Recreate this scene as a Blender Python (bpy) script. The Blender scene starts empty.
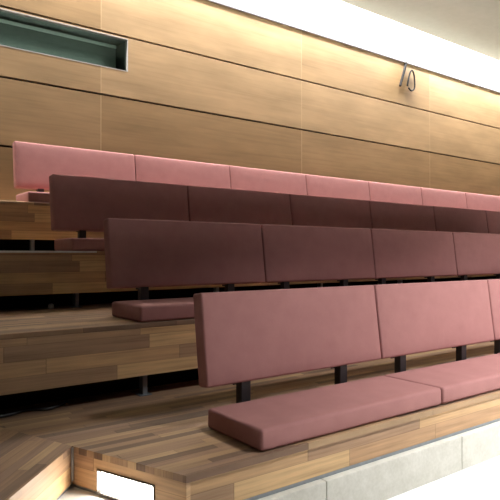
import bpy, bmesh, math, random
from mathutils import Vector, Matrix, Quaternion

random.seed(7)
S = 1.2                      # one bench section is 1.2 m long
EYE = 0.945                  # eye height above the floor, in bench lengths
scene = bpy.context.scene
COL = scene.collection


def W(x, d, h):
    """bench-length coordinates (x along the rows, d towards the wall, h above eye level) -> metres"""
    return Vector((x * S, d * S, (h + EYE) * S))


# ------------------------------------------------------------------ materials
class NT:
    def __init__(self, name):
        self.m = bpy.data.materials.new(name)
        self.m.use_nodes = True
        self.t = self.m.node_tree
        self.b = self.t.nodes['Principled BSDF']

    def n(self, typ, **kw):
        nd = self.t.nodes.new(typ)
        for k, v in kw.items():
            setattr(nd, k, v)
        return nd

    def l(self, a, b):
        self.t.links.new(a, b)

    def val(self, sock, v):
        if isinstance(v, (int, float)):
            sock.default_value = v
        else:
            self.l(v, sock)

    def math(self, op, a, b=0.0, c=None):
        nd = self.n('ShaderNodeMath', operation=op)
        self.val(nd.inputs[0], a)
        self.val(nd.inputs[1], b)
        if c is not None:
            self.val(nd.inputs[2], c)
        return nd.outputs[0]

    def vec(self, x, y, z=0.0):
        nd = self.n('ShaderNodeCombineXYZ')
        for i, v in enumerate((x, y, z)):
            self.val(nd.inputs[i], v)
        return nd.outputs[0]

    def xyz(self):
        tc = self.n('ShaderNodeTexCoord')
        sp = self.n('ShaderNodeSeparateXYZ')
        self.l(tc.outputs['Object'], sp.inputs[0])
        return sp.outputs, tc.outputs['Object']

    def noise(self, vec, scale=1.0, detail=4.0, rough=0.55, dist=0.0):
        nd = self.n('ShaderNodeTexNoise')
        self.l(vec, nd.inputs['Vector'])
        nd.inputs['Scale'].default_value = scale
        nd.inputs['Detail'].default_value = detail
        nd.inputs['Roughness'].default_value = rough
        nd.inputs['Distortion'].default_value = dist
        return nd.outputs['Fac']

    def white(self, vec):
        nd = self.n('ShaderNodeTexWhiteNoise', noise_dimensions='3D')
        self.l(vec, nd.inputs['Vector'])
        return nd.outputs['Value']

    def ramp(self, fac, stops, interp='LINEAR'):
        nd = self.n('ShaderNodeValToRGB')
        cr = nd.color_ramp
        cr.interpolation = interp
        while len(cr.elements) < len(stops):
            cr.elements.new(0.5)
        for e, (p, c) in zip(cr.elements, stops):
            e.position = p
            e.color = (*c, 1)
        self.l(fac, nd.inputs[0])
        return nd.outputs[0]

    def mix(self, fac, a, b, mode='MIX'):
        nd = self.n('ShaderNodeMix', data_type='RGBA', blend_type=mode)
        self.val(nd.inputs[0], fac)
        for s, v in ((nd.inputs[6], a), (nd.inputs[7], b)):
            if isinstance(v, tuple):
                s.default_value = (*v, 1)
            else:
                self.l(v, s)
        return nd.outputs[2]

    def bump(self, h, strength=0.2, dist=0.002):
        nd = self.n('ShaderNodeBump')
        nd.inputs['Strength'].default_value = strength
        nd.inputs['Distance'].default_value = dist
        self.l(h, nd.inputs['Height'])
        self.l(nd.outputs[0], self.b.inputs['Normal'])

    def base(self, c):
        if isinstance(c, tuple):
            self.b.inputs['Base Color'].default_value = (*c, 1)
        else:
            self.l(c, self.b.inputs['Base Color'])

    def rough(self, r, spec=0.5, metal=0.0):
        self.b.inputs['Roughness'].default_value = r
        self.b.inputs['Specular IOR Level'].default_value = spec
        self.b.inputs['Metallic'].default_value = metal


BLOCKS = [(0.0, (.310, .200, .130)), (0.2, (.390, .246, .150)), (0.42, (.470, .290, .158)),
          (0.62, (.410, .265, .162)), (0.8, (.540, .345, .180)), (1.0, (.620, .420, .225))]
DECKS = [(0.0, (.150, .095, .066)), (0.2, (.240, .150, .100)), (0.42, (.330, .205, .120)),
         (0.62, (.265, .170, .118)), (0.8, (.360, .230, .130)), (1.0, (.420, .285, .165))]


def wood_blocks(name, v_axis, course, length, v0=0.0, stops=BLOCKS, gain=1.0, rough=0.55):
    """oiled end-matched hardwood strips: courses along local x, each block its own tone"""
    k = NT(name)
    o, obj = k.xyz()
    u = o['X']
    v = k.math('SUBTRACT', o[v_axis], v0)
    vs = k.math('DIVIDE', v, course)
    row = k.math('FLOOR', vs)
    rr = k.white(k.vec(row, 3.7, 1.3))
    ln = k.math('MULTIPLY_ADD', rr, 0.7 * length, 0.65 * length)
    us = k.math('ADD', k.math('DIVIDE', u, ln), k.math('MULTIPLY', rr, 17.3))
    colm = k.math('FLOOR', us)
    tone = k.white(k.vec(row, colm, 5.1))
    c = k.ramp(tone, [(p, tuple(min(1, x * gain) for x in q)) for p, q in stops])
    # grain streaks inside each block
    gv = k.vec(k.math('MULTIPLY', u, 2.2), k.math('MULTIPLY', v, 60.0), k.math('MULTIPLY', tone, 40.0))
    g = k.noise(gv, 1.0, 5.0, 0.6)
    gm = k.ramp(g, [(0.25, (.62, .58, .55)), (0.5, (1, 1, 1)), (0.78, (1.35, 1.3, 1.22))])
    c = k.mix(0.75, c, gm, 'MULTIPLY')
    blot = k.noise(obj, 2.3, 3.0)
    bm_ = k.ramp(blot, [(0.3, (.78, .76, .74)), (0.7, (1.15, 1.13, 1.1))])
    c = k.mix(0.6, c, bm_, 'MULTIPLY')
    fv = k.math('FRACT', vs)
    edge = k.math('MINIMUM', fv, k.math('SUBTRACT', 1.0, fv))
    fu = k.math('FRACT', us)
    eu = k.math('MINIMUM', fu, k.math('SUBTRACT', 1.0, fu))
    j = k.math('MINIMUM', k.math('DIVIDE', edge, 0.022), k.math('DIVIDE', eu, 0.004))
    j = k.math('MINIMUM', j, 1.0)
    c = k.mix(k.math('MULTIPLY', k.math('SUBTRACT', 1.0, j), 0.55), c, (.03, .02, .014))
    k.base(c)
    k.rough(rough, 0.25)
    k.bump(k.math('ADD', k.math('MULTIPLY', g, 0.25), j), 0.25, 0.0015)
    return k.m


def wall_veneer():
    k = NT('wall_veneer')
    o, obj = k.xyz()
    xs = k.math('DIVIDE', k.math('SUBTRACT', o['X'], 1.929 * S), 2.35 * S)
    pan = k.math('FLOOR', xs)
    zs = k.math('DIVIDE', k.math('SUBTRACT', o['Z'], (0.860 + EYE) * S), 0.5577 * S)
    row = k.math('FLOOR', zs)
    tone = k.white(k.vec(pan, row, 2.2))
    c = k.ramp(tone, [(0.0, (.280, .185, .092)), (0.5, (.342, .232, .124)), (1.0, (.388, .268, .148))])
    gv = k.vec(k.math('MULTIPLY', o['X'], 0.9), k.math('MULTIPLY', o['Z'], 26.0), k.math('MULTIPLY', tone, 30.0))
    g = k.noise(gv, 1.0, 6.0, 0.62, 0.3)
    c = k.mix(0.8, c, k.ramp(g, [(0.25, (.80, .79, .77)), (0.5, (1, 1, 1)), (0.75, (1.13, 1.12, 1.10))]), 'MULTIPLY')
    bv = k.vec(k.math('MULTIPLY', o['X'], 0.8), k.math('MULTIPLY', o['Z'], 2.6), tone)
    bl = k.noise(bv, 1.5, 3.0)
    c = k.mix(0.75, c, k.ramp(bl, [(0.3, (.74, .74, .70)), (0.7, (1.16, 1.14, 1.12))]), 'MULTIPLY')
    fx = k.math('FRACT', xs)
    e = k.math('MINIMUM', fx, k.math('SUBTRACT', 1.0, fx))
    seam = k.math('LESS_THAN', e, 0.0022)
    c = k.mix(k.math('MULTIPLY', seam, 0.35), c, (.60, .44, .26))
    k.base(c)
    k.rough(0.40, 0.45)
    k.bump(g, 0.10, 0.001)
    return k.m


def fabric():
    k = NT('maroon_wool_cloth')
    o, obj = k.xyz()
    w1 = k.noise(obj, 420.0, 2.0)
    w2 = k.noise(obj, 9.0, 3.0)
    c = k.ramp(w2, [(0.3, (.325, .150, .143)), (0.7, (.362, .170, .162))])
    c = k.mix(0.4, c, k.ramp(w1, [(0.3, (.80, .80, .80)), (0.7, (1.15, 1.15, 1.15))]), 'MULTIPLY')
    k.base(c)
    k.rough(0.85, 0.25)
    k.b.inputs['Sheen Weight'].default_value = 0.08
    k.b.inputs['Sheen Roughness'].default_value = 0.5
    k.b.inputs['Sheen Tint'].default_value = (.9, .6, .58, 1)
    k.bump(k.math('ADD', k.math('MULTIPLY', w1, .3), w2), 0.25, 0.003)
    return k.m


def concrete(name, c0, c1, scale=3.0, stretch=1.0, rough=0.8):
    k = NT(name)
    o, obj = k.xyz()
    v = k.vec(k.math('MULTIPLY', o['X'], stretch), o['Y'], o['Z'])
    a = k.noise(v, scale, 7.0, 0.62)
    b = k.noise(obj, scale * 9, 3.0)
    k.base(k.mix(0.35, k.ramp(a, [(0.3, c0), (0.7, c1)]), k.ramp(b, [(0.3, c0), (0.7, c1)])))
    k.rough(rough, 0.3)
    k.bump(a, 0.15, 0.004)
    return k.m


def plain(name, col, rough=0.5, metal=0.0, spec=0.5, emit=None, power=0.0):
    k = NT(name)
    o, obj = k.xyz()
    a = k.noise(obj, 30.0, 3.0)
    k.base(k.ramp(a, [(0.3, tuple(x * .92 for x in col)), (0.7, tuple(min(1, x * 1.06) for x in col))]))
    k.rough(rough, spec, metal)
    if emit:
        k.b.inputs['Emission Color'].default_value = (*emit, 1)
        k.b.inputs['Emission Strength'].default_value = power
    return k.m


def tinted_glass():
    k = NT('green_tinted_glass')
    t = k.t
    out = t.nodes['Material Output']
    tr = k.n('ShaderNodeBsdfTransparent')
    tr.inputs[0].default_value = (.76, .81, .78, 1)
    gl = k.n('ShaderNodeBsdfGlossy')
    gl.inputs[0].default_value = (.85, .95, .9, 1)
    gl.inputs['Roughness'].default_value = 0.03
    fr = k.n('ShaderNodeFresnel')
    fr.inputs[0].default_value = 1.45
    mx = k.n('ShaderNodeMixShader')
    k.l(fr.outputs[0], mx.inputs[0])
    k.l(tr.outputs[0], mx.inputs[1])
    k.l(gl.outputs[0], mx.inputs[2])
    k.l(mx.outputs[0], out.inputs[0])
    return k.m


COURSE = 0.0625 * S
M = dict(
    deck=wood_blocks('oak_strip_deck', 'Y', 0.035 * S, 0.70, 1.375 * S, stops=DECKS),
    fascia=wood_blocks('oak_block_fascia', 'Z', COURSE, 0.62, 0.0),
    veneer=wall_veneer(),
    fabric=fabric(),
    black=plain('black_steel', (.018, .018, .020), 0.45, 0.0, 0.5),
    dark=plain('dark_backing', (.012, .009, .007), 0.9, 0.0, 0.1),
    steel=plain('brushed_steel', (.42, .43, .45), 0.35, 1.0),
    greymetal=plain('grey_metal_profile', (.28, .31, .34), 0.45, 0.7),
    framemetal=plain('window_frame_metal', (.40, .39, .37), 0.6),
    strip=plain('dull_steel_strip', (.13, .13, .14), 0.6),
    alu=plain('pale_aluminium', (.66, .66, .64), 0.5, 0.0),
    plaster=plain('white_plaster', (.82, .81, .78), 0.85, 0.0, 0.2),
    ceil=concrete('ceiling_concrete', (.40, .450, .385), (.47, .52, .45), 1.4, 0.35),
    stone=concrete('pale_terrazzo', (.50, .49, .43), (.68, .67, .62), 8.0),
    floor=concrete('white_terrazzo_floor', (.72, .71, .68), (.82, .81, .79), 6.0),
    glass=tinted_glass(),
    booth=plain('booth_green_paint', (.16, .20, .17), 0.6),
    boothdark=plain('booth_dark_lining', (.034, .040, .036), 0.7),
    boothpale=plain('booth_pale_green_rail', (.70, .82, .74), 0.5),
    cable=plain('grey_cable', (.016, .016, .016), 0.8, 0.0, 0.1),
    blackcable=plain('black_cable', (.03, .03, .032), 0.5),
    lamp=plain('lit_diffuser', (.9, .9, .88), 0.5, 0.0, 0.3, (1.0, .94, .84), 45.0),
    bronze=plain('dark_lamp_frame', (.07, .06, .05), 0.45, 0.5),
)


# ------------------------------------------------------------------ mesh helpers
def link(name, bm, mats, parent=None, loc=None, rotz=0.0):
    bmesh.ops.recalc_face_normals(bm, faces=bm.faces[:])
    me = bpy.data.meshes.new(name)
    bm.to_mesh(me)
    bm.free()
    for m in (mats if isinstance(mats, (list, tuple)) else [mats]):
        me.materials.append(m)
    o = bpy.data.objects.new(name, me)
    COL.objects.link(o)
    if parent:
        o.parent = parent
    if loc is not None:
        o.location = loc
    o.rotation_euler.z = rotz
    return o


def empty(name, loc=(0, 0, 0), rotz=0.0):
    o = bpy.data.objects.new(name, None)
    COL.objects.link(o)
    o.location = loc
    o.rotation_euler.z = rotz
    o.empty_display_size = 0.1
    return o


def tag(o, label=None, cat=None, group=None, kind=None):
    if label:
        o['label'] = label
    if cat:
        o['category'] = cat
    if group:
        o['group'] = group
    if kind:
        o['kind'] = kind
    return o


def box(bm, a, b, mat=0, bevel=0.0, seg=2, mtx=None):
    """axis box from corner a to corner b (metres)"""
    lo = [min(p, q) for p, q in zip(a, b)]
    hi = [max(p, q) for p, q in zip(a, b)]
    vs = [bm.verts.new((x, y, z)) for x in (lo[0], hi[0]) for y in (lo[1], hi[1]) for z in (lo[2], hi[2])]
    idx = [(0, 1, 3, 2), (4, 6, 7, 5), (0, 4, 5, 1), (2, 3, 7, 6), (0, 2, 6, 4), (1, 5, 7, 3)]
    fs = [bm.faces.new([vs[i] for i in f]) for f in idx]
    for f in fs:
        f.material_index = mat
    geo = list(vs)
    if bevel > 0:
        es = list({e for f in fs for e in f.edges})
        r = bmesh.ops.bevel(bm, geom=es, offset=bevel, segments=seg, profile=0.5, affect='EDGES', material=mat)
        geo = list({v for f in r['faces'] for v in f.verts} | {v for v in vs if v.is_valid})
    if mtx is not None:
        bmesh.ops.transform(bm, matrix=mtx, verts=[v for v in geo if v.is_valid])
    return geo


def prism(bm, pts, z0, z1, mat=0):
    """vertical prism over a plan polygon (metres)"""
    lo = [bm.verts.new((p[0], p[1], z0)) for p in pts]
    hi = [bm.verts.new((p[0], p[1], z1)) for p in pts]
    n = len(pts)
    fs = [bm.faces.new(lo[::-1]), bm.faces.new(hi)]
    for i in range(n):
        fs.append(bm.faces.new((lo[i], lo[(i + 1) % n], hi[(i + 1) % n], hi[i])))
    for f in fs:
        f.material_index = mat


def tube(bm, pts, r, seg=10, mat=0):
    pts = [Vector(p) for p in pts]
    rings = []
    prev = None
    for i, p in enumerate(pts):
        t = (pts[min(i + 1, len(pts) - 1)] - pts[max(i - 1, 0)]).normalized()
        if prev is None:
            ref = Vector((0, 0, 1)) if abs(t.z) < .9 else Vector((1, 0, 0))
            nrm = t.cross(ref).normalized()
        else:
            nrm = (prev - t * prev.dot(t)).normalized()
        prev = nrm
        bn = t.cross(nrm)
        rings.append([bm.verts.new(p + (nrm * math.cos(a) + bn * math.sin(a)) * r)
                      for a in (2 * math.pi * j / seg for j in range(seg))])
    for a, b in zip(rings, rings[1:]):
        for j in range(seg):
            f = bm.faces.new((a[j], a[(j + 1) % seg], b[(j + 1) % seg], b[j]))
            f.smooth = True
            f.material_index = mat
    bm.faces.new(rings[0][::-1]).material_index = mat
    bm.faces.new(rings[-1]).material_index = mat


def spline(pts, n=8):
    pts = [Vector(p) for p in pts]
    P = [pts[0]] + pts + [pts[-1]]
    out = []
    for i in range(1, len(P) - 2):
        a, b, c, d = P[i - 1:i + 3]
        for k in range(n):
            t = k / n
            out.append(0.5 * ((2 * b) + (c - a) * t + (2 * a - 5 * b + 4 * c - d) * t * t + (3 * b - a - 3 * c + d) * t ** 3))
    out.append(pts[-1])
    return out


def cushion(bm, lx, ly, lz, r, puff, axis, nx=28, ny=10):
    """upholstered slab centred at the origin: rounded edges, slightly domed faces across `axis`"""
    bmesh.ops.create_cube(bm, size=1.0)
    bmesh.ops.scale(bm, vec=(lx, ly, lz), verts=bm.verts[:])
    bmesh.ops.bevel(bm, geom=bm.edges[:], offset=r, segments=5, profile=0.5, affect='EDGES')
    big = [f for f in bm.faces if f.calc_area() > lx * 0.02]

    def cut(ax, n, half):
        for i in range(1, n):
            co = -half + 2 * half * i / n
            pl = Vector((0, 0, 0)); pl[ax] = co
            no = Vector((0, 0, 0)); no[ax] = 1
            bmesh.ops.bisect_plane(bm, geom=bm.verts[:] + bm.edges[:] + bm.faces[:], plane_co=pl, plane_no=no)
    cut(0, nx, lx / 2 - r)
    other = 2 if axis == 1 else 1
    half = (lz if other == 2 else ly) / 2 - r
    cut(other, ny, half)
    ol = (lz if other == 2 else ly) / 2
    rnd = random.Random(3)
    for v in bm.verts:
        a = max(0.0, 1 - (abs(v.co.x) / (lx / 2)) ** 6)
        b = max(0.0, 1 - (abs(v.co[other]) / ol) ** 3)
        s = 1 if v.co[axis] > 0 else -1
        v.co[axis] += s * puff * a * b
    for f in bm.faces:
        f.smooth = True


# ------------------------------------------------------------------ layout numbers (bench lengths)
X0 = 1.1534
TIERS = {  # row: deck front d, deck height h, fascia bottom h, backrest top (d, h), number of sections
    4: (1.475, -0.655, -0.783, (1.863, -0.1455), 3),
    3: (2.3725, -0.312, -0.551, (2.762, 0.190), 5),
    2: (3.270, 0.022, -0.224, (3.6585, 0.519), 7),
    1: (4.1675, 0.376, 0.108, (4.5555, 0.8727), 8),
}
XR = 11.0           # how far the rows run beyond the frame
XL = -1.6
DW = 4.76           # panelled wall
INNER = Vector((0.682, 1.932))
CORNR = Vector((0.861, 1.468))
LFRONT = Vector((0.403, 1.620))
ZD = -0.655


def P2(v):
    return (v[0] * S, v[1] * S)


def Z(h):
    return (h + EYE) * S


# ------------------------------------------------------------------ floor, kerb, step
bm = bmesh.new()
box(bm, (-5 * S, -4 * S, -0.12), (14 * S, 5.3 * S, 0.0))
tag(link('floor', bm, M['floor']), kind='structure')

bm = bmesh.new()
joints = [0.97, 1.42, 2.245, 3.07, 3.89, 4.54, 5.35, 6.2, 7.0, 7.8, 8.6, 9.4, 10.2, XR]
for a, b in zip(joints, joints[1:]):
    box(bm, (a * S + .002, 1.450 * S, 0.0), (b * S - .002, 1.70 * S, Z(-0.797)), 0, 0.004, 2)
box(bm, (0.98 * S, 1.466 * S, 0.0), (XR * S - .02, 1.68 * S, Z(-0.801)), 0)
tag(link('stone_kerb', bm, M['stone']), kind='structure',
    label='pale stone riser with upright joints under the front wooden deck', cat='kerb')

bm = bmesh.new()
prism(bm, [P2(INNER + Vector((0.02, 0.08))), P2((0.875, 1.468)), P2((0.968, 1.468)), P2((0.968, 1.33)), P2((0.07, 1.33))],
      0.0, Z(-0.797))
tag(link('step_slab', bm, M['floor']), kind='structure',
    label='white step sunk into the corner of the front deck below the step light', cat='step')

# ------------------------------------------------------------------ tiers
for k, (F, hd, fb, top, n) in TIERS.items():
    t = empty('tier_floor', (0, 0, 0))
    names = {4: 'lowest wooden tier with the front bench row, cut by a corner step',
             3: 'second wooden tier above the deck, carrying the second bench row',
             2: 'third wooden tier with a painted reflection line beside its bench row',
             1: 'topmost wooden tier along the panelled wall'}
    tag(t, names[k], 'tier', kind='structure')
    bm = bmesh.new()
    back = F + 0.895 + 0.20 if k > 1 else DW
    th = 0.022
    if k == 4:
        dirm = (INNER - CORNR).normalized()
        mb = INNER + dirm * ((back - INNER.y) / dirm.y)
        prism(bm, [P2(CORNR), P2((XR, F)), P2((XR, back)), P2((mb.x, back)), P2(INNER)], Z(hd - th), Z(hd))
    else:
        box(bm, (XL * S, F * S, Z(hd - th)), (XR * S, back * S, Z(hd)), 0, 0.003, 1)
    link('deck', bm, M['deck'], t)
    bm = bmesh.new()
    xl = CORNR.x if k == 4 else XL
    box(bm, (xl * S + .001, F * S + .0005, Z(fb)), (XR * S - .002, (F + .025) * S, Z(hd - th) - .0005), 0)
    # grade of the block courses starts at the fascia's lower edge
    f = link('fascia', bm, M['fascia'], t)
    for v in f.data.vertices:
        v.co.z -= Z(fb)
    f.location.z = Z(fb)
    if k < 4:
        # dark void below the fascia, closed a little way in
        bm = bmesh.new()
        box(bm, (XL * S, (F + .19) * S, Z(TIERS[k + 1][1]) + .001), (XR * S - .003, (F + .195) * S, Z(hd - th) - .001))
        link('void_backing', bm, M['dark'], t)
        xs = [1.20 + 1.0 * i for i in range(-1, 8)]
        for x in xs:
            bm = bmesh.new()
            box(bm, ((x - .012) * S, (F + .05) * S, Z(TIERS[k + 1][1]) + .001), ((x + .012) * S, (F + .09) * S, Z(hd - th) - .002), 0, .002, 1)
            box(bm, ((x - .03) * S, (F + .04) * S, Z(TIERS[k + 1][1]) + .0008), ((x + .03) * S, (F + .10) * S, Z(TIERS[k + 1][1]) + .006), 0)
            link('support_post', bm, M['greymetal'], t)
    else:
        bm = bmesh.new()
        box(bm, (0.97 * S, (F + .002) * S, Z(-0.7965)), (XR * S - .004, (F + .02) * S, Z(fb) - .0005), 0)
        link('shadow_gap_strip', bm, M['greymetal'], t)
    if k == 2:  # pale strip added to imitate light reflecting off the deck edge
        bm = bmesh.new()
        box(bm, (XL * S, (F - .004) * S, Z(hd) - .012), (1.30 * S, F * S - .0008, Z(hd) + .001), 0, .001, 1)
        o = link('edge_glint_strip', bm, M['alu'], t)
        o['label'] = 'thin pale strip added as the reflection on the deck edge'

# side deck: turns with the step, planks follow its own front edge
dl = (INNER - LFRONT).normalized()
ang = math.atan2(dl.y, dl.x)
dirm = (INNER - CORNR).normalized()
mb = INNER + dirm * ((2.568 - INNER.y) / dirm.y)
far = INNER - dl * 2.1
poly = [INNER, mb, Vector((XL, 2.568)), Vector((XL, far.y)), far]
R = Matrix.Rotation(-ang, 2)
side = empty('side_tier_floor', (INNER.x * S, INNER.y * S, 0), ang)
tag(side, 'wooden side deck with slanting planks, mitred against the lowest tier', 'tier', kind='structure')
bm = bmesh.new()
prism(bm, [tuple(R @ ((p - INNER) * S)) for p in poly], Z(ZD - .022), Z(ZD))
link('deck', bm, M['deck'], side)
bm = bmesh.new()
box(bm, (-2.1 * S, 0.0006, 0.0), (-0.002, .03, Z(ZD - .022) - Z(-0.783) - .0005))
o = link('fascia', bm, M['fascia'], side, (0, 0, Z(-0.783)))
bm = bmesh.new()
box(bm, (-2.1 * S, .008, Z(-0.7965)), (-0.004, .022, Z(-0.783) - .0005))
link('shadow_gap_strip', bm, M['greymetal'], side)

# the other cheek of the notch, on the lowest tier
dn = (CORNR - INNER)
nl = dn.length * S
an = math.atan2(dn.y, dn.x)
cheek = empty('step_wall', (INNER.x * S, INNER.y * S, 0), an)
tag(cheek, 'short wooden cheek of the corner step holding the step light', 'wall', kind='structure')
bm = bmesh.new()
LA, LB = 0.123 * S, 0.374 * S       # lamp opening along the cheek
zb, zt = Z(-0.79), Z(ZD - .022) - .0005
l0, l1 = Z(-0.788), Z(-0.708)
b0 = Z(-0.783)
for a, b, c, d in ((0.002, LA, b0, zt), (LB, nl, b0, zt), (LA, LB, l1, zt)):
    box(bm, (a, 0.0006, c - b0), (b, .03, d - b0))
link('fascia', bm, M['fascia'], cheek, (0, 0, b0))
bm = bmesh.new()
box(bm, (0.004, .010, Z(-0.7965)), (LA, .024, b0 - .0005))
box(bm, (LB, .010, Z(-0.7965)), (nl, .024, b0 - .0005))
link('shadow_gap_strip', bm, M['greymetal'], cheek)
bm = bmesh.new()
box(bm, (.006, -.010, Z(-0.771)), (.013, -.0012, Z(ZD) - .004), 0, .001, 1)
o = link('corner_trim', bm, M['steel'], cheek)
o['label'] = 'bright metal corner bead'

lamp = empty('step_light', (INNER.x * S, INNER.y * S, 0), an)
tag(lamp, 'rectangular recessed step light with thin dark frame in the wooden step cheek', 'step light')
bm = bmesh.new()
w = .0065
for a, b, c, d in ((LA, LB, l1 - w, l1), (LA, LB, l0, l0 + w), (LA, LA + w * .6, l0 + w, l1 - w), (LB - w, LB, l0 + w, l1 - w)):
    box(bm, (a + .0005, -.004, c), (b - .0005, .040, d - .0005))
link('frame', bm, M['bronze'], lamp)
bm = bmesh.new()
box(bm, (LA + w, .016, l0 + w), (LB - w - .001, .030, l1 - w - .001))
link('diffuser', bm, M['lamp'], lamp)
bm = bmesh.new()
box(bm, (LA + .002, .041, l0), (LB - .002, .046, l1))
link('housing', bm, M['bronze'], lamp)

# ------------------------------------------------------------------ benches
POSTS = [1.349, 1.903, 2.328, 2.858, 3.252, 3.836, 4.289, 4.84, 5.27, 5.82, 6.26, 6.81, 7.25, 7.80, 8.24, 8.79]
TILT = math.atan2(0.045, 0.345)
BH, BT = 0.360 * S, 0.066 * S
SD, ST = 0.335 * S, 0.0745 * S
GAP = 0.006 * S

bm = bmesh.new()
cushion(bm, S - GAP, SD, ST, 0.016, 0.003, 2)
bmesh.ops.translate(bm, vec=(S / 2, SD / 2 + .012, ST / 2 + .0032), verts=bm.verts[:])
seat_src = link('seat_cushion', bm, M['fabric'])
bm = bmesh.new()
cushion(bm, S - GAP, BT, BH, 0.012, 0.004, 1)
# hinge about the top-front edge
bmesh.ops.translate(bm, vec=(S / 2, BT / 2, -BH / 2), verts=bm.verts[:])
bmesh.ops.rotate(bm, cent=(0, 0, 0), matrix=Matrix.Rotation(-TILT, 3, 'X'), verts=bm.verts[:])
back_src = link('back_cushion', bm, M['fabric'])
# steel upright: foot, post up to and behind the backrest
bm = bmesh.new()
pw = 0.046 * S
pd0 = 0.356 * S
box(bm, (-pw / 2, pd0, .0006), (pw / 2, pd0 + .046, .165 * S), 0, .002, 1)
box(bm, (-pw / 2 - .015, pd0 - .010, .0004), (pw / 2 + .015, pd0 + .060, .008), 0, .002, 1)
mt = Matrix.Translation((0, 0.389 * S + BT * 1.02, 0.496 * S)) @ Matrix.Rotation(-TILT, 4, 'X')
box(bm, (-pw / 2, .0045, -BH - .012), (pw / 2, .013, -BH * .25), 0, .002, 1, mt)
post_src = link('support_post', bm, M['black'])
rail_src = None

ordinal = ['end', 'second', 'third', 'fourth', 'fifth', 'sixth', 'seventh', 'eighth', 'ninth']
rowname = {4: 'front row', 3: 'second row up', 2: 'third row up', 1: 'top row against the wall'}
first = True
for k in (4, 3, 2, 1):
    F, hd, fb, (td, th_), n = TIERS[k]
    for i in range(n):
        root = empty('bench_section', ((X0 + i) * S, F * S, Z(hd)))
        if i == 0:
            lab = 'maroon padded bench section at the step-corner end of the ' + rowname[k]
        else:
            lab = f'{ordinal[i]} maroon padded bench section from the step-corner end, ' + rowname[k]
        tag(root, lab, 'bench', 'maroon bench sections on the wooden tiers')
        parts = []
        for src, loc in ((seat_src, (0, 0, 0)),
                         (back_src, (0, (td - F) * S, (th_ - hd) * S)),
                         (post_src, ((POSTS[2 * i] - X0 - i) * S, 0, 0)),
                         (post_src, ((POSTS[2 * i + 1] - X0 - i) * S, 0, 0))):
            c = src.copy()
            COL.objects.link(c)
            c.parent = root
            c.location = loc
for s in (seat_src, back_src, post_src):
    bpy.data.objects.remove(s)

# ------------------------------------------------------------------ back wall
WX0, WX1, WZ0, WZ1 = -1.3, 2.183, 1.649, 1.946       # slot window opening (outer frame)
G = 0.009                                             # half groove
rows = [(0.376, 0.860), (0.860, 1.406), (1.406, 1.964), (1.964, 2.528)]
bm = bmesh.new()
yb, yf = (DW + .028) * S, DW * S
for i, (a, b) in enumerate(rows):
    lo = a + (G if i else 0.0)
    hi = b - (G if i < 3 else .004)
    if i == 2:
        box(bm, (XL * S, yf, Z(lo)), (XR * S, yb, Z(WZ0)), 0)
        box(bm, (WX1 * S, yf, Z(WZ0)), (XR * S, yb, Z(hi)), 0)
        box(bm, (XL * S, yf, Z(WZ1)), (WX1 * S, yb, Z(hi)), 0)
        box(bm, (XL * S, yf, Z(WZ0)), (WX0 * S, yb, Z(WZ1)), 0)
    else:
        box(bm, (XL * S, yf, Z(lo)), (XR * S, yb, Z(hi)), 0)
# dark backing behind the grooves, leaving the window open
ya, yc = yb, (DW + .05) * S
box(bm, (XL * S, ya, Z(-.918)), (XR * S, yc, Z(WZ0)), 1)
box(bm, (WX1 * S, ya, Z(WZ0)), (XR * S, yc, Z(WZ1)), 1)
box(bm, (XL * S, ya, Z(WZ0)), (WX0 * S, yc, Z(WZ1)), 1)
box(bm, (XL * S, ya, Z(WZ1)), (XR * S, yc, Z(2.536)), 1)
# plaster above
box(bm, (XL * S, (DW + .004) * S, Z(2.5395)), (XR * S, yc, Z(3.75)), 2)
tag(link('wall_back', bm, [M['veneer'], M['dark'], M['plaster']]), kind='structure')

bm = bmesh.new()
box(bm, (XL * S, (DW - .010) * S, Z(2.5235)), (XR * S, yb, Z(2.539)), 0)
tag(link('trim_1', bm, M['strip']), kind='structure')

# slot window
win = empty('window_1', W((WX0 + WX1) / 2, DW, WZ0))
tag(win, 'long narrow booth window with pale frame and green tinted glass, high in the panelling', 'window', kind='structure')
wo = W((WX0 + WX1) / 2, DW, WZ0)


def wbox(bm, a, b, mat=0, bev=0.0):
    box(bm, W(*a) - wo, W(*b) - wo, mat, bev, 1)


fw = 0.0075
bm = bmesh.new()
for a, b, c, d in ((WX0, WX1, WZ1 - fw, WZ1), (WX0, WX1, WZ0, WZ0 + fw), (WX0, WX0 + fw, WZ0 + fw, WZ1 - fw), (WX1 - fw, WX1, WZ0 + fw, WZ1 - fw)):
    wbox(bm, (a, DW - .001, c), (b, DW + .05, d))
o = link('window_frame', bm, M['framemetal'], win)
bm = bmesh.new()
wbox(bm, (WX0 + fw, DW + .020, WZ0 + fw), (WX1 - fw, DW + .026, WZ1 - fw))
link('pane', bm, M['glass'], win)
bm = bmesh.new()
D1 = DW + .62
wbox(bm, (WX0, DW + .051, WZ1), (WX1, D1, WZ1 + .02), 0)            # soffit
wbox(bm, (WX0, DW + .051, WZ0 - .02), (WX1, D1, WZ0), 1)            # sill
wbox(bm, (WX1, DW + .051, WZ0 - .02), (WX1 + .02, D1, WZ1 + .02), 1)
wbox(bm, (WX0 - .02, DW + .051, WZ0 - .02), (WX0, D1, WZ1 + .02), 1)
wbox(bm, (WX0 - .02, D1, WZ0 - .02), (WX1 + .02, D1 + .02, WZ1 + .02), 1)
link('reveal', bm, [M['booth'], M['boothdark']], win)
bm = bmesh.new()
wbox(bm, (WX0, DW + .14, WZ1 - .056), (WX1 - .05, DW + .165, WZ1 - .028), 0, .003)
o = link('blind_rail', bm, M['boothpale'], win)
o['label'] = 'pale green rail behind the glass'
bm = bmesh.new()
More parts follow.
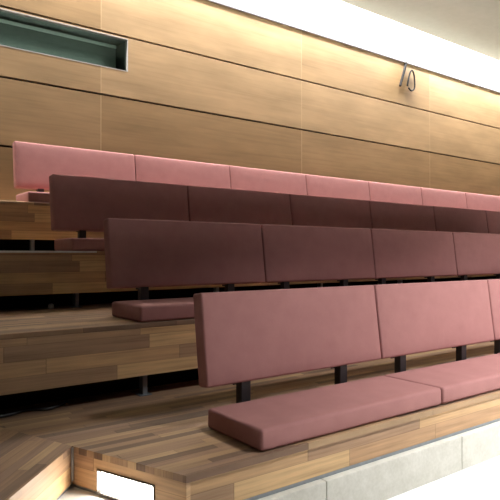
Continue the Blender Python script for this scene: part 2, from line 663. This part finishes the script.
wbox(bm, (WX0, DW + .145, WZ0 + .002), (WX1 - .055, DW + .16, WZ1 - .0575), 0)
link('blind', bm, M['booth'], win)

# ------------------------------------------------------------------ cable hanging from the steel strip
hc = empty('hanging_cable', W(6.088, DW - .012, 2.5265))
ho = W(6.088, DW - .012, 2.5265)
tag(hc, 'grey cable tail and loose loop hanging from the steel strip on the wall', 'cable')
bm = bmesh.new()
box(bm, W(6.073, DW - .03, 2.5215) - ho, W(6.133, DW - .0105, 2.5515) - ho, 0, .004, 2)
link('clip', bm, M['alu'], hc)
bm = bmesh.new()
tube(bm, spline([W(6.108, DW - .02, 2.5265) - ho, W(6.073, DW - .02, 2.4465) - ho, W(6.028, DW - .02, 2.3265) - ho, W(5.976, DW - .018, 2.1915) - ho]), .019, 10)
link('cable_tail', bm, M['cable'], hc)
bm = bmesh.new()
tube(bm, spline([W(6.123, DW - .02, 2.2215) - ho, W(6.143, DW - .02, 2.3065) - ho, W(6.173, DW - .022, 2.3965) - ho, W(6.213, DW - .024, 2.4415) - ho,
                 W(6.253, DW - .022, 2.4065) - ho, W(6.273, DW - .02, 2.3265) - ho, W(6.270, DW - .02, 2.2165) - ho,
                 W(6.208, DW - .02, 2.1715) - ho, W(6.148, DW - .02, 2.1965) - ho]), .0125, 10)
link('cable_loop', bm, M['cable'], hc)

# ------------------------------------------------------------------ ceiling slab with the light slot along the wall
bm = bmesh.new()
box(bm, (-5 * S, 2.3 * S, Z(2.842)), (14 * S, 4.48 * S, Z(3.02)))      # low soffit over the tiers
box(bm, (-5 * S, 2.18 * S, Z(2.842)), (14 * S, 2.299 * S, Z(5.0)))      # unseen bulkhead, added to step up to the raised front ceiling
box(bm, (-5 * S, -4 * S, Z(5.002)), (14 * S, 2.299 * S, Z(5.15)))       # unseen front ceiling, raised to weaken the light bounced onto the rows
tag(link('ceiling', bm, M['ceil']), kind='structure')

# ------------------------------------------------------------------ bits lying in the voids
bm = bmesh.new()
z = Z(-0.655) + .009
tube(bm, spline([(-.3 * S, 2.45 * S, z), (.2 * S, 2.46 * S, z), (.56 * S, 2.43 * S, z), (.68 * S, 2.47 * S, z),
                 (.76 * S, 2.43 * S, z), (.86 * S, 2.50 * S, z)]), .008, 8)
tag(link('black_cable', bm, M['blackcable']), 'black cable lying on the deck in the dark gap under the second tier', 'cable')

cl = empty('junction_box', (1.05 * S, 3.33 * S, Z(-0.312)))
tag(cl, 'small pale junction box in the dark gap under the third tier', 'junction box')
bm = bmesh.new()
box(bm, (-.018, -.012, .0006), (.018, .012, .030), 0, .004, 2)
link('body', bm, M['alu'], cl)
bm = bmesh.new()
box(bm, (-.012, -.010, .0302), (.012, .010, .036), 0, .002, 1)
link('cover', bm, M['greymetal'], cl)


# ------------------------------------------------------------------ lights
def area(name, loc, target, sx, sy, power, col, spread=180):
    d = bpy.data.lights.new(name, 'AREA')
    d.shape = 'RECTANGLE'
    d.size, d.size_y = sx, sy
    d.energy = power
    d.color = col
    d.spread = math.radians(spread)
    o = bpy.data.objects.new(name, d)
    COL.objects.link(o)
    o.location = loc
    v = (Vector(target) - Vector(loc)).normalized()
    # local -Z to v, local X along the rows
    zax = -v
    xax = Vector((1, 0, 0))
    xax = (xax - zax * xax.dot(zax)).normalized()
    yax = zax.cross(xax)
    o.rotation_euler = Matrix((xax, yax, zax)).transposed().to_euler()
    return o


WARM = (1.0, .94, .895)
for x, p in ((1.6, 440), (4.9, 460), (8.2, 590)):
    area('slot_lamp', W(x, 4.56, 3.42), W(x, 4.66, 2.0), 3.3 * S, .06, p * .98, WARM)
    area('wall_grazer', W(x, 4.70, 2.97), W(x, 4.735, 2.0), 3.3 * S, .04, p * .055, (1.0, .97, .94), 40)
for x, p in ((3.0, 152), (4.8, 225), (6.6, 285)):
    area('ceiling_lamp', W(x, -0.15, 2.80), W(x, -0.15, -0.9), .4, .4, p, (1.0, .985, .97), 98)

area('booth_fill', W(.5, DW + .072, WZ0 + .014), W(.5, DW + .30, WZ1), 3.0 * S, .03, 3.4, (.98, 1.0, .98))  # unseen fill added behind the glass to brighten the window interior

wd = bpy.data.worlds.new('room_air')
scene.world = wd
wd.use_nodes = True
wd.node_tree.nodes['Background'].inputs[0].default_value = (.95, .95, 1.0, 1)
wd.node_tree.nodes['Background'].inputs[1].default_value = 0.01

# ------------------------------------------------------------------ camera
cam = bpy.data.cameras.new('camera')
cam.sensor_width = 36
cam.lens = 569.225 * 36 / 500
cam.clip_start = 0.02
co = bpy.data.objects.new('camera', cam)
COL.objects.link(co)
co.location = (0, 0, EYE * S)
co.rotation_euler = (math.pi / 2 + .0085, 0, 0.9292 - math.pi / 2)
scene.camera = co

scene.view_settings.view_transform = 'Standard'
scene.view_settings.look = 'None'
scene.view_settings.gamma = 1.0
scene.view_settings.use_curve_mapping = False
scene.view_settings.exposure = 0.0
